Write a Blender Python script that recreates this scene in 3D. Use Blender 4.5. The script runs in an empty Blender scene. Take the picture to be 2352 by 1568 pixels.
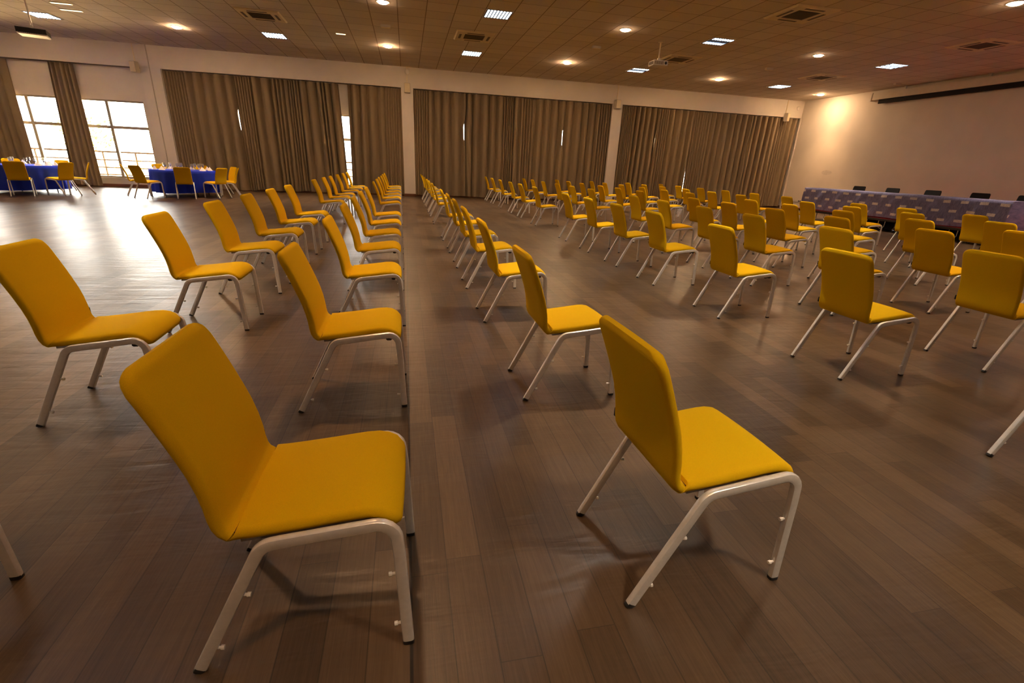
import bpy, bmesh, math, random
from mathutils import Vector, Matrix
random.seed(7)
C = bpy.context.scene.collection
PI = math.pi
XR, XL, YB, YF, HC = 17.05, -18.0, 19.8, -9.0, 4.47     # right wall, left wall, window wall front plane, wall behind, ceiling
YW = YB + 0.24                                          # recessed plane of the window wall

# ------------------------------------------------------------------ node helpers
def nt(name):
    m = bpy.data.materials.new(name); m.use_nodes = True
    t = m.node_tree; t.nodes.clear()
    o = t.nodes.new('ShaderNodeOutputMaterial')
    b = t.nodes.new('ShaderNodeBsdfPrincipled')
    t.links.new(b.outputs[0], o.inputs[0])
    return m, t, b, o
class N:
    def __init__(s, t): s.t = t
    def new(s, typ, **k):
        n = s.t.nodes.new(typ)
        for a, v in k.items(): setattr(n, a, v)
        return n
    def put(s, sock, v):
        if isinstance(v, bpy.types.NodeSocket): s.t.links.new(v, sock)
        else: sock.default_value = v
    def math(s, op, a, b=0.0, c=0.0, clamp=False):
        n = s.new('ShaderNodeMath', operation=op); n.use_clamp = clamp
        s.put(n.inputs[0], a); s.put(n.inputs[1], b); s.put(n.inputs[2], c)
        return n.outputs[0]
    def coord(s, which='Object'):
        n = s.new('ShaderNodeTexCoord'); return n.outputs[which]
    def sep(s, v):
        n = s.new('ShaderNodeSeparateXYZ'); s.put(n.inputs[0], v); return n.outputs
    def comb(s, x=0.0, y=0.0, z=0.0):
        n = s.new('ShaderNodeCombineXYZ'); s.put(n.inputs[0], x); s.put(n.inputs[1], y); s.put(n.inputs[2], z); return n.outputs[0]
    def mapping(s, v, scale=(1,1,1), loc=(0,0,0)):
        n = s.new('ShaderNodeMapping'); s.put(n.inputs[0], v); n.inputs['Scale'].default_value = scale; n.inputs['Location'].default_value = loc
        return n.outputs[0]
    def noise(s, v, scale=5.0, detail=2.0, rough=0.5, dist=0.0):
        n = s.new('ShaderNodeTexNoise'); s.put(n.inputs['Vector'], v); n.inputs['Scale'].default_value = scale
        n.inputs['Detail'].default_value = detail; n.inputs['Roughness'].default_value = rough; n.inputs['Distortion'].default_value = dist
        return n.outputs[0]
    def white(s, v):
        n = s.new('ShaderNodeTexWhiteNoise', noise_dimensions='3D'); s.put(n.inputs['Vector'], v); return n.outputs['Value']
    def ramp(s, f, stops):
        n = s.new('ShaderNodeValToRGB'); s.put(n.inputs[0], f)
        e = n.color_ramp.elements
        while len(e) < len(stops): e.new(0.5)
        for el, (p, c) in zip(e, stops): el.position = p; el.color = (*c, 1)
        return n.outputs[0]
    def mix(s, f, a, b):
        n = s.new('ShaderNodeMix', data_type='RGBA'); s.put(n.inputs['Factor'], f)
        s.put(n.inputs[6], a if isinstance(a, bpy.types.NodeSocket) else (*a, 1)); s.put(n.inputs[7], b if isinstance(b, bpy.types.NodeSocket) else (*b, 1))
        return n.outputs[2]
    def bump(s, h, strength=0.3, dist=0.01):
        n = s.new('ShaderNodeBump'); n.inputs['Strength'].default_value = strength; n.inputs['Distance'].default_value = dist
        s.put(n.inputs['Height'], h); return n.outputs[0]
def simple(name, col, rough=0.5, metal=0.0, var=0.0, vscale=8.0, bump=0.0, bscale=200.0, spec=0.5):
    m, t, b, o = nt(name); n = N(t)
    b.inputs['Roughness'].default_value = rough; b.inputs['Metallic'].default_value = metal
    b.inputs['Specular IOR Level'].default_value = spec
    v = n.coord()
    f = n.noise(v, vscale, 3.0)
    lo = tuple(c * (1 - var) for c in col); hi = tuple(min(1, c * (1 + var)) for c in col)
    n.put(b.inputs['Base Color'], n.ramp(f, [(0.3, lo), (0.7, hi)]))
    if bump: n.put(b.inputs['Normal'], n.bump(n.noise(v, bscale, 2.0), bump, 0.002))
    return m
def emitter(name, col, strength):
    m, t, b, o = nt(name); t.nodes.remove(b)
    e = t.nodes.new('ShaderNodeEmission'); e.inputs[0].default_value = (*col, 1); e.inputs[1].default_value = strength
    t.links.new(e.outputs[0], o.inputs[0]); return m

# ------------------------------------------------------------------ materials
WARM = (1.0, 0.54, 0.24)
def floor_mat():
    m, t, b, o = nt('vinyl_planks'); n = N(t)
    v = n.coord(); x, y, z = n.sep(v)
    pw, pl = 0.1235, 1.02
    u = n.math('DIVIDE', n.math('ADD', x, 0.03), pw)
    row = n.math('FLOOR', u); fu = n.math('FRACT', u)
    off = n.white(n.comb(row, 3.7, 0.0))
    w = n.math('ADD', n.math('DIVIDE', y, pl), n.math('MULTIPLY', off, 7.0))
    col = n.math('FLOOR', w); fw = n.math('FRACT', w)
    r1 = n.white(n.comb(row, col, 1.0)); r2 = n.white(n.comb(row, col, 9.0))
    gv = n.comb(n.math('ADD', x, n.math('MULTIPLY', r1, 13.0)), n.math('ADD', y, n.math('MULTIPLY', r2, 17.0)), 0.0)
    g1 = n.noise(n.mapping(gv, (120, 4.0, 1)), 1.0, 5.0, 0.72, 0.7)
    g2 = n.noise(n.mapping(gv, (20, 1.5, 1)), 1.0, 3.0, 0.55, 2.6)
    tone = n.math('ADD', n.math('MULTIPLY', r1, 0.34), n.math('ADD', n.math('MULTIPLY', g1, 0.55), n.math('MULTIPLY', g2, 0.28)))
    c = n.ramp(tone, [(0.28, (0.030, 0.0175, 0.0092)), (0.55, (0.078, 0.047, 0.025)), (0.86, (0.140, 0.088, 0.049))])
    eu = n.math('MINIMUM', fu, n.math('SUBTRACT', 1.0, fu))
    ew = n.math('MULTIPLY', n.math('MINIMUM', fw, n.math('SUBTRACT', 1.0, fw)), pl / pw)
    gap = n.math('LESS_THAN', n.math('MINIMUM', eu, n.math('MULTIPLY', ew, 1.6)), 0.016)
    seam = n.math('LESS_THAN', n.math('ABSOLUTE', n.math('ADD', x, 0.03)), 0.005)
    c = n.mix(n.math('MULTIPLY', gap, 0.7), c, (0.018, 0.010, 0.007))
    c = n.mix(n.math('MULTIPLY', seam, 0.8), c, (0.010, 0.007, 0.006))
    n.put(b.inputs['Base Color'], c)
    rr = n.noise(n.mapping(v, (2.0, 1.2, 1)), 1.0, 3.0)
    n.put(b.inputs['Roughness'], n.math('MULTIPLY_ADD', rr, 0.14, 0.27))
    b.inputs['Specular IOR Level'].default_value = 0.6
    wav = n.noise(n.mapping(v, (2.2, 9.0, 1)), 1.0, 3.0, 0.6, 0.4)
    h = n.math('ADD', n.math('MULTIPLY', wav, 1.0), n.math('MULTIPLY', g1, 0.10))
    n.put(b.inputs['Normal'], n.bump(h, 0.42, 0.012))
    return m
def ceil_mat():
    m, t, b, o = nt('ceiling_tiles'); n = N(t)
    v = n.coord(); x, y, z = n.sep(v)
    u = n.math('DIVIDE', n.math('SUBTRACT', x, 1.80), 0.628); w = n.math('DIVIDE', n.math('SUBTRACT', y, 11.98), 0.615)
    fu = n.math('FRACT', u); fw = n.math('FRACT', w)
    eu = n.math('MINIMUM', fu, n.math('SUBTRACT', 1.0, fu)); ew = n.math('MINIMUM', fw, n.math('SUBTRACT', 1.0, fw))
    r = n.white(n.comb(n.math('FLOOR', u), n.math('FLOOR', w), 2.0))
    base = n.ramp(r, [(0.0, (0.66, 0.60, 0.52)), (1.0, (0.74, 0.68, 0.60))])
    sp = n.noise(v, 90.0, 2.0)
    base = n.mix(n.math('MULTIPLY', n.math('GREATER_THAN', sp, 0.66), 0.25), base, (0.30, 0.26, 0.2))
    line = n.math('LESS_THAN', n.math('MINIMUM', n.math('MULTIPLY', eu, 0.75), ew), 0.013)
    c = n.mix(n.math('MULTIPLY', line, 0.75), base, (0.20, 0.15, 0.085))
    n.put(b.inputs['Base Color'], c); b.inputs['Roughness'].default_value = 0.8; b.inputs['Specular IOR Level'].default_value = 0.25
    n.put(b.inputs['Normal'], n.bump(n.math('MULTIPLY', line, -1.0), 0.4, 0.01))
    return m
def wall_mat(name, spot=False):
    m, t, b, o = nt(name); n = N(t)
    v = n.coord(); x, y, z = n.sep(v)
    f = n.noise(v, 1.3, 3.0)
    c = n.ramp(f, [(0.3, (0.70, 0.655, 0.585)), (0.7, (0.765, 0.715, 0.64))])
    if spot:   # faint scuff on the plaster
        d = n.math('ADD', n.math('POWER', n.math('DIVIDE', n.math('SUBTRACT', y, 17.7), 0.26), 2.0), n.math('POWER', n.math('DIVIDE', n.math('SUBTRACT', z, 1.6), 0.09), 2.0))
        k = n.math('MULTIPLY', n.math('LESS_THAN', d, 1.0), n.math('MULTIPLY', n.noise(v, 14.0, 2.0), 0.55))
        c = n.mix(k, c, (0.38, 0.36, 0.36))
    n.put(b.inputs['Base Color'], c); b.inputs['Roughness'].default_value = 0.75; b.inputs['Specular IOR Level'].default_value = 0.2
    n.put(b.inputs['Normal'], n.bump(n.noise(v, 140.0, 2.0), 0.12, 0.002))
    return m
def fabric(name, col, var=0.10, rough=0.92, sheen=0.25, weave=900.0):
    m, t, b, o = nt(name); n = N(t)
    v = n.coord()
    f = n.noise(v, weave, 2.0, 0.7)
    lo = tuple(c * (1 - var) for c in col); hi = tuple(min(1, c * (1 + var)) for c in col)
    n.put(b.inputs['Base Color'], n.ramp(f, [(0.35, lo), (0.65, hi)]))
    b.inputs['Roughness'].default_value = rough; b.inputs['Specular IOR Level'].default_value = 0.12
    b.inputs['Sheen Weight'].default_value = sheen; b.inputs['Sheen Roughness'].default_value = 0.5
    b.inputs['Sheen Tint'].default_value = (*col, 1)
    n.put(b.inputs['Normal'], n.bump(f, 0.12, 0.001))
    return m
def wrap_mat():
    m, t, b, o = nt('printed_wrap'); n = N(t)
    v = n.coord(); x, y, z = n.sep(v)
    j = n.noise(n.mapping(v, (1.2, 1.2, 1.6)), 1.0, 2.0)
    jj = n.math('MULTIPLY', n.math('SUBTRACT', j, 0.5), 0.06)
    zz = n.math('DIVIDE', n.math('ADD', n.math('SUBTRACT', z, 0.372), jj), 0.228)
    row = n.math('FLOOR', zz); fz = n.math('FRACT', zz)
    odd = n.math('MULTIPLY', n.math('FRACT', n.math('MULTIPLY', row, 0.5)), 1.0)
    uu = n.math('ADD', n.math('DIVIDE', n.math('ADD', y, jj), 0.432), n.math('ADD', odd, 0.30))
    fu = n.math('FRACT', uu)
    a = n.math('LESS_THAN', n.math('ABSOLUTE', n.math('SUBTRACT', fu, 0.5)), 0.215)
    c = n.math('LESS_THAN', n.math('ABSOLUTE', n.math('SUBTRACT', fz, 0.5)), 0.14)
    patch = n.math('MULTIPLY', n.math('MULTIPLY', a, c), n.math('LESS_THAN', z, 1.035))
    txt = n.noise(n.mapping(v, (1, 60, 38)), 1.0, 1.0)
    pc = n.mix(n.math('MULTIPLY', n.math('GREATER_THAN', txt, 0.52), 0.35), (0.62, 0.58, 0.60), (0.34, 0.28, 0.33))
    ww = n.noise(n.mapping(v, (5, 55, 14)), 1.0, 3.0, 0.6)
    bc = n.ramp(ww, [(0.3, (0.115, 0.115, 0.235)), (0.7, (0.22, 0.215, 0.39))])
    n.put(b.inputs['Base Color'], n.mix(patch, bc, pc))
    b.inputs['Roughness'].default_value = 0.7; b.inputs['Specular IOR Level'].default_value = 0.3
    return m
def glass_mat(name, gloss=0.06):
    m, t, b, o = nt(name); t.nodes.remove(b)
    tr = t.nodes.new('ShaderNodeBsdfTransparent'); gl = t.nodes.new('ShaderNodeBsdfGlossy'); gl.inputs['Roughness'].default_value = 0.02
    fr = t.nodes.new('ShaderNodeFresnel'); fr.inputs[0].default_value = 1.3
    mx = t.nodes.new('ShaderNodeMixShader')
    mm = t.nodes.new('ShaderNodeMath'); mm.operation = 'ADD'; mm.inputs[1].default_value = gloss
    t.links.new(fr.outputs[0], mm.inputs[0]); t.links.new(mm.outputs[0], mx.inputs[0])
    t.links.new(tr.outputs[0], mx.inputs[1]); t.links.new(gl.outputs[0], mx.inputs[2]); t.links.new(mx.outputs[0], o.inputs[0])
    return m
def crystal_mat():
    m, t, b, o = nt('crystal'); 
    b.inputs['Base Color'].default_value = (0.95, 0.95, 0.92, 1); b.inputs['Roughness'].default_value = 0.05
    b.inputs['Transmission Weight'].default_value = 0.75; b.inputs['IOR'].default_value = 1.45
    return m
def baseboard_mat():
    m, t, b, o = nt('skirting_wood'); n = N(t)
    f = n.noise(n.mapping(n.coord(), (3, 3, 30)), 1.0, 4.0, 0.6, 1.0)
    n.put(b.inputs['Base Color'], n.ramp(f, [(0.3, (0.10, 0.035, 0.015)), (0.7, (0.20, 0.085, 0.035))])); b.inputs['Roughness'].default_value = 0.45
    return m
def leaf_mat():
    m, t, b, o = nt('leaf'); n = N(t)
    f = n.noise(n.coord(), 3.0, 3.0)
    n.put(b.inputs['Base Color'], n.ramp(f, [(0.3, (0.10, 0.10, 0.02)), (0.7, (0.22, 0.19, 0.05))])); b.inputs['Roughness'].default_value = 0.8
    return m

M = dict(
    floor=floor_mat(), ceil=ceil_mat(), wall=wall_mat('plaster'), wall_r=wall_mat('plaster_stage', True),
    yellow=fabric('yellow_fabric', (0.68, 0.425, 0.004)), alu=simple('satin_aluminium', (0.88, 0.865, 0.84), 0.26, 0.40, 0.05, 60),
    pan=simple('seat_pan_grey', (0.42, 0.40, 0.37), 0.5, 0.2, 0.05), black=simple('black_plastic', (0.012, 0.012, 0.013), 0.45, 0.0, 0.1),
    stud=simple('clear_bumper', (0.85, 0.82, 0.76), 0.12, 0.0, 0.03, spec=0.9), blackfab=simple('black_cloth', (0.010, 0.010, 0.011), 0.9, 0, 0.2, 300, 0.1),
    curtain=fabric('taupe_curtain', (0.285, 0.222, 0.140), 0.08, 0.9, 0.0, 320.0), rail=simple('grey_rail', (0.20, 0.17, 0.13), 0.4, 0.6, 0.05),
    base=baseboard_mat(), frame=simple('window_frame', (0.42, 0.37, 0.29), 0.5, 0.1, 0.05), glass=glass_mat('window_glass'), crystal=crystal_mat(),
    white=simple('white_plastic', (0.72, 0.69, 0.62), 0.45, 0, 0.04), cream=simple('cream_plastic', (0.80, 0.70, 0.48), 0.5, 0, 0.04),
    grille=simple('dark_grille', (0.15, 0.115, 0.08), 0.6, 0, 0.1), speaker=simple('speaker_beige', (0.50, 0.45, 0.36), 0.55, 0, 0.05, 200, 0.3, 900),
    blue=fabric('blue_tablecloth', (0.020, 0.050, 0.68), 0.06, 0.75, 0.1, 500.0), napkin=fabric('white_napkin', (0.86, 0.82, 0.84), 0.03, 0.85, 0.05),
    chrome=simple('chrome', (0.75, 0.74, 0.72), 0.15, 1.0, 0.03), red=fabric('red_carpet', (0.26, 0.008, 0.012), 0.12, 0.95, 0.2, 200.0),
    wrap=wrap_mat(), wood=simple('table_board', (0.40, 0.27, 0.15), 0.5, 0, 0.1), lamp=emitter('warm_lamp', (1.0, 0.60, 0.31), 190.0),
    tube=emitter('cool_tube', (0.62, 0.80, 1.0), 5.5), louvre=simple('louvre_aluminium', (0.75, 0.78, 0.82), 0.2, 0.9, 0.02),
    seam=simple('seam_thread', (0.10, 0.045, 0.004), 0.9, 0, 0.1), dim=simple('louvre_blade', (0.16, 0.18, 0.24), 0.4, 0.3, 0.02), case=simple('screen_case', (0.66, 0.60, 0.50), 0.45, 0.0, 0.03), concrete=simple('pale_paving', (0.60, 0.42, 0.20), 0.9, 0, 0.08, 2.0),
    leaf=leaf_mat(), bark=simple('bark', (0.30, 0.22, 0.13), 0.9, 0, 0.2), railing=simple('railing_paint', (0.085, 0.050, 0.022), 0.5, 0.2, 0.05),
    dark=simple('dark_void', (0.012, 0.010, 0.009), 0.9, 0, 0.1), lamp_low=emitter('warm_lamp_dimmed', (1.0, 0.63, 0.36), 30.0), strip=emitter('strip_lamp', (1.0, 0.72, 0.35), 1.2),
)

# ------------------------------------------------------------------ mesh helpers
def bm_box(bm, x0, x1, y0, y1, z0, z1, bev=0.0):
    r = bmesh.ops.create_cube(bm, size=1.0)
    vs = r['verts']
    for v in vs:
        v.co = Vector((x0 + (v.co.x + .5) * (x1 - x0), y0 + (v.co.y + .5) * (y1 - y0), z0 + (v.co.z + .5) * (z1 - z0)))
    if bev:
        es = list({e for v in vs for e in v.link_edges})
        bmesh.ops.bevel(bm, geom=es, offset=bev, segments=2, affect='EDGES')
    return vs
def bm_ring_loft(bm, rings, closed=False, cap=True):
    n = len(rings[0]); vs = [[bm.verts.new(p) for p in r] for r in rings]
    last = len(vs) if closed else len(vs) - 1
    for i in range(last):
        a, b = vs[i], vs[(i + 1) % len(vs)]
        for k in range(n):
            bm.faces.new((a[k], a[(k + 1) % n], b[(k + 1) % n], b[k]))
    if cap and not closed:
        bm.faces.new(list(reversed(vs[0]))); bm.faces.new(vs[-1])
    return vs
def bm_tube(bm, pts, r, seg=10, closed=False, section=None):
    pts = [Vector(p) for p in pts]; rings = []; n = len(pts); prev = None
    for i, p in enumerate(pts):
        if closed: d = pts[(i + 1) % n] - pts[i - 1]
        else: d = pts[min(i + 1, n - 1)] - pts[max(i - 1, 0)]
        d.normalize()
        a = Vector((0, 0, 1)) if abs(d.z) < 0.95 else Vector((1, 0, 0))
        if prev is not None: a = prev
        s = d.cross(a)
        if s.length < 1e-6: s = d.cross(Vector((0, 1, 0)))
        s.normalize(); q = s.cross(d).normalized(); prev = q
        rings.append([p + s * (r * math.cos(k * 2 * PI / seg)) + q * (r * math.sin(k * 2 * PI / seg)) for k in range(seg)])
    bm_ring_loft(bm, rings, closed)
def bm_lathe(bm, prof, seg=24, cx=0, cy=0, cap=True):
    rings = [[Vector((cx + r * math.cos(2 * PI * k / seg), cy + r * math.sin(2 * PI * k / seg), z)) for k in range(seg)] for r, z in prof]
    bm_ring_loft(bm, rings, False, cap)
def bm_cyl(bm, cx, cy, z0, z1, r, seg=20): bm_lathe(bm, [(r, z0), (r, z1)], seg, cx, cy)
def link(name, bm, mat, parent=None, smooth=True, angle=40):
    bmesh.ops.recalc_face_normals(bm, faces=bm.faces)
    me = bpy.data.meshes.new(name); bm.to_mesh(me); bm.free()
    me.materials.append(mat)
    if smooth:
        for p in me.polygons: p.use_smooth = True
        me.set_sharp_from_angle(angle=math.radians(angle))
    o = bpy.data.objects.new(name, me); C.objects.link(o)
    if parent: o.parent = parent
    return o
def tag(o, label=None, cat=None, group=None, kind=None):
    if label: o['label'] = label
    if cat: o['category'] = cat
    if group: o['group'] = group
    if kind: o['kind'] = kind
    return o
def thing(name, label, cat, loc=(0, 0, 0), rz=0.0, group=None):
    o = bpy.data.objects.new(name, None); C.objects.link(o); o.location = loc; o.rotation_euler = (0, 0, rz)
    o.empty_display_size = 0.1
    return tag(o, label, cat, group)
def dup(root, label, loc, rz=None, group=None):
    kids = {}
    for ob in C.objects:
        if ob.parent: kids.setdefault(ob.parent, []).append(ob)
    def rec(o, par):
        c = o.copy(); C.objects.link(c); c.parent = par
        for ch in kids.get(o, []): rec(ch, c)
        return c
    r = rec(root, None); r.location = loc
    if rz is not None: r.rotation_euler = (0, 0, rz)
    return tag(r, label, None, group)
def boxes(name, lst, mat, parent=None, bev=0.0):
    bm = bmesh.new()
    for b in lst: bm_box(bm, *b, bev)
    return link(name, bm, mat, parent, smooth=bev > 0)
def struct(name, lst, mat, parent=None): return tag(boxes(name, lst, mat, parent), kind='structure')

# ------------------------------------------------------------------ the room
struct('floor', [(XL, XR, YF, YW + 0.25, -0.20, 0.0)], M['floor'])
struct('ceiling', [(XL, XR, YF, YW + 0.25, HC, HC + 0.2)], M['ceil'])
struct('wall_right', [(XR, XR + 0.25, YF, YW + 0.25, -0.2, HC + 0.2)], M['wall_r'])
struct('wall_left', [(XL - 0.25, XL, YF, YW + 0.25, -0.2, HC + 0.2)], M['wall'])
struct('wall_front', [(XL - 0.25, XR + 0.25, YF - 0.25, YF, -0.2, HC + 0.2)], M['wall'])
WIN = [(-14.335, -8.66), (-7.5, -0.5), (0.75, 7.8), (9.0, 16.4)]
ZS, ZH, ZT = 0.31, 2.79, 1.95
bx = []; xs = XL
for a, b in WIN:
    bx += [(xs, a, YW, YW + 0.22, 0, HC), (a, b, YW, YW + 0.22, 0, ZS), (a, b, YW, YW + 0.22, ZH, HC)]; xs = b
bx.append((xs, XR, YW, YW + 0.22, 0, HC))
struct('wall_back', bx, M['wall'])
COLS = [(-8.45, -7.86), (-0.10, 0.33), (8.18, 8.60)]
bx = [(XL, XR, YB, YW + 0.02, 3.80, HC)] + [(a, b, YB, YW + 0.02, 0, 3.82) for a, b in COLS]
struct('wall_header', bx, M['wall'])
bb = []; xs = XL
for a, b in COLS + [(XR, XR)]:
    bb.append((xs, a, YW - 0.015, YW + 0.001, 0, 0.10))
    if b > a: bb.append((a - 0.012, b + 0.012, YB - 0.014, YB + 0.001, 0, 0.10))
    xs = b
struct('baseboard_back', bb, M['base'])
struct('baseboard_right', [(XR - 0.014, XR + 0.001, YF, YW, 0, 0.10)], M['base'])
struct('trim_1', [(XR - 0.05, XR + 0.001, YB - 0.02, YB + 0.03, 0, 3.8)], M['wall'])
for i, (a, b) in enumerate(WIN):
    w = thing('window_%d' % (i + 1), None, None, ((a + b) / 2, YW + 0.12, ZS)); tag(w, kind='structure')
    hw = (b - a) / 2; hh = ZH - ZS; fr = []
    n = round((b - a) / 1.135); st = (b - a) / n
    fr += [(-hw, hw, -.03, .03, 0, .05), (-hw, hw, -.03, .03, hh - .05, hh), (-hw, hw, -.03, .03, ZT - ZS - .045, ZT - ZS + .045)]
    xs_ = [-hw + k * st for k in range(n + 1)]
    if i == 0: xs_ = [hw - k * 1.135 for k in range(6)]
    for xk in xs_: fr.append((max(-hw, xk - .042), min(hw, xk + .042), -.05, .05, 0, hh))
    boxes('window_frame', fr, M['frame'], w)
    boxes('pane', [(-hw, hw, -.004, .004, 0.01, hh - 0.01)], M['glass'], w)
    boxes('window_sill', [(-hw - .03, hw + .03, -.15, .02, -.035, 0.0)], M['wall'], w)

# ------------------------------------------------------------------ outside the glass
tag(boxes('ground_outside', [(-60, 60, YW + 0.25, 60, -0.5, -0.15)], M['concrete']), kind='structure')
rl = thing('balcony_railing', 'thin horizontal-bar balcony railing seen through the bright window panes', 'railing', (0, YB + 1.5, -0.15))
boxes('rail_bars', [(-18, 18, -.012, .012, z + .15 - .022, z + .15 + .022) for z in (0.10, 0.35, 0.60, 0.86)] + [(-18, 18, -.022, .022, 1.26, 1.32)], M['railing'], rl)
for k in range(33):
    boxes('post', [(-17.16 + k * 1.05 - .024, -17.16 + k * 1.05 + .024, -.02, .02, 0, 1.3)], M['railing'], rl)
def tree(x, y, h, r, seed, label):
    rnd = random.Random(seed)
    t = thing('garden_tree', label, 'tree', (x, y, -0.15))
    bm = bmesh.new(); bm_tube(bm, [(0, 0, 0), (.05, 0, h * .3), (-.05, .05, h * .6), (0, 0, h * .8)], 0.07, 8)
    for k in range(7):
        a = rnd.random() * 6.28; z = h * (.3 + .07 * k)
        bm_tube(bm, [(0, 0, z), (r * .7 * math.cos(a), r * .7 * math.sin(a), z + r * .5)], 0.025, 6)
    link('trunk', bm, M['bark'], t)
    bm = bmesh.new()
    for k in range(900):
        d = Vector((rnd.gauss(0, 1), rnd.gauss(0, 1), rnd.gauss(0, 1))).normalized() * (r * rnd.random() ** .4)
        p = Vector((d.x, d.y, h * .68 + d.z * h * .32 / r)); s = rnd.uniform(.05, .11)
        u = Vector((rnd.gauss(0, 1), rnd.gauss(0, 1), rnd.gauss(0, 1))).normalized(); w = u.orthogonal().normalized()
        q = u.cross(w)
        bm.faces.new([bm.verts.new(p + w * s * a_ + q * s * .5 * b_) for a_, b_ in ((-1, 0), (0, -1), (1, 0), (0, 1))])
    tag(link('foliage', bm, M['leaf'], t, smooth=False), kind='stuff')
tree(-15.6, 29.5, 3.2, 1.3, 3, 'pale sunlit bush faintly visible through the pane beside the middle curtain')
tree(-20.5, 31.0, 3.0, 1.2, 8, 'overexposed garden tree behind the leftmost glass panes')

# ------------------------------------------------------------------ conference chairs
S = [(-.022, .868), (-.012, .842), (.006, .800), (.024, .755), (.043, .705), (.061, .655), (.077, .605), (.089, .555), (.096, .510), (.099, .475), (.104, .448), (.113, .430)]
SE = [(.150, .425), (.180, .426), (.225, .430), (.275, .435), (.330, .441), (.385, .448), (.430, .453), (.465, .454), (.492, .449), (.514, .437), (.530, .418), (.538, .395)]
def pad(name, pts, hw, th, r_end, mat, parent, start_round, mitre):
    P = [Vector((x, 0, z)) for x, z in pts]; n = len(P)
    cum = [0.0]
    for i in range(1, n): cum.append(cum[-1] + (P[i] - P[i - 1]).length)
    rings = []; K = 7
    def ring(c, nr, w, t):
        out = []
        for k in range(K): a = PI / 2 - PI * k / (K - 1); out.append((w - t + t * math.cos(a), t * math.sin(a)))     # +y edge
        for k in range(1, 6): out.append((( w - t) * (1 - k / 3.0), -t * 1.0))
        for k in range(K): a = -PI / 2 - PI * k / (K - 1); out.append((-(w - t) + t * math.cos(a), t * math.sin(a)))
        for k in range(1, 6): out.append((-(w - t) * (1 - k / 3.0), t * 1.0))
        res = []
        for yy, nn in out:
            dome = 0.006 * (1 - (yy / hw) ** 2) * (t / th) if nn > 0 else 0.0
            res.append(c + Vector((0, yy, 0)) + nr * (nn + (dome if abs(nn) >= t * .99 else 0)))
        return res
    for i in range(n):
        d = (P[min(i + 1, n - 1)] - P[max(i - 1, 0)]).normalized(); nr = Vector((-d.z, 0, d.x))
        e = cum[i] if start_round else cum[-1] - cum[i]
        w = hw
        if e < r_end: w = hw - r_end + math.sqrt(max(0, r_end ** 2 - (r_end - e) ** 2))
        w = max(w, hw - r_end + .004)
        t = th * min(1.0, .45 + e / .03) if e < .02 else th
        c = P[i].copy()
        if mitre is not None and i == mitre[0]:
            nr = Vector((mitre[1][0], 0, mitre[1][1])); 
        rings.append(ring(c, nr, w, t))
    bm = bmesh.new(); bm_ring_loft(bm, rings, False, True)
    return link(name, bm, mat, parent, angle=50)
# insert extra stations near the rounded ends
def dens(pts, where):
    out = list(pts)
    if where == 'start':
        a, b = out[0], out[1]
        out = [tuple(a[j] + (b[j] - a[j]) * f for j in (0, 1)) for f in (0, .12, .3, .6)] + out[1:2] + [tuple((out[1][j] + out[2][j]) / 2 for j in (0, 1))] + out[2:]
    else:
        a, b = out[-2], out[-1]
        out = out[:-1] + [tuple(a[j] + (b[j] - a[j]) * f for j in (0, 1)) for f in (.4, .7, .88, 1)]
    return out
LEGW, LEGD = 0.0115, 0.0165     # half thickness across / half depth in the side plane
def flat_tube(bm, pts, y):
    rings = []; n = len(pts)
    for i, (x, z) in enumerate(pts):
        d = Vector((pts[min(i + 1, n - 1)][0] - pts[max(i - 1, 0)][0], 0, pts[min(i + 1, n - 1)][1] - pts[max(i - 1, 0)][1])).normalized()
        q = Vector((-d.z, 0, d.x)); s = Vector((0, 1, 0)); rg = []
        for k in range(12):
            a = 2 * PI * (k + .5) / 12
            cx = math.copysign(abs(math.cos(a)) ** .55, math.cos(a)); cy = math.copysign(abs(math.sin(a)) ** .55, math.sin(a))
            rg.append(Vector((x, y, z)) + q * (LEGD * cx) + s * (LEGW * cy))
        rings.append(rg)
    bm_ring_loft(bm, rings)
def fillet(p0, p1, p2, r, n=7):
    a, b, c = Vector(p0), Vector(p1), Vector(p2)
    u = (a - b).normalized(); v = (c - b).normalized(); ang = math.acos(max(-1, min(1, u.dot(v))))
    d = r / math.tan(ang / 2); s = b + u * d; e = b + v * d
    cen = b + (u + v).normalized() * (r / math.sin(ang / 2))
    out = []
    for k in range(n):
        t = k / (n - 1); w = (s - cen).lerp(e - cen, t).normalized() * r; out.append(cen + w)
    return [(p.x, p.y) for p in out]
FR, KR, KF, FF = (0.004, 0.010), (0.205, 0.404), (0.533, 0.440), (0.553, 0.010)
railpts = [(0.158, 0.312)] + fillet(FR, KR, KF, 0.055) + fillet(KR, KF, FF, 0.052) + [(0.540, 0.330)]
def lerp2(a, b, t): return (a[0] + (b[0] - a[0]) * t, a[1] + (b[1] - a[1]) * t)
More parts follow.
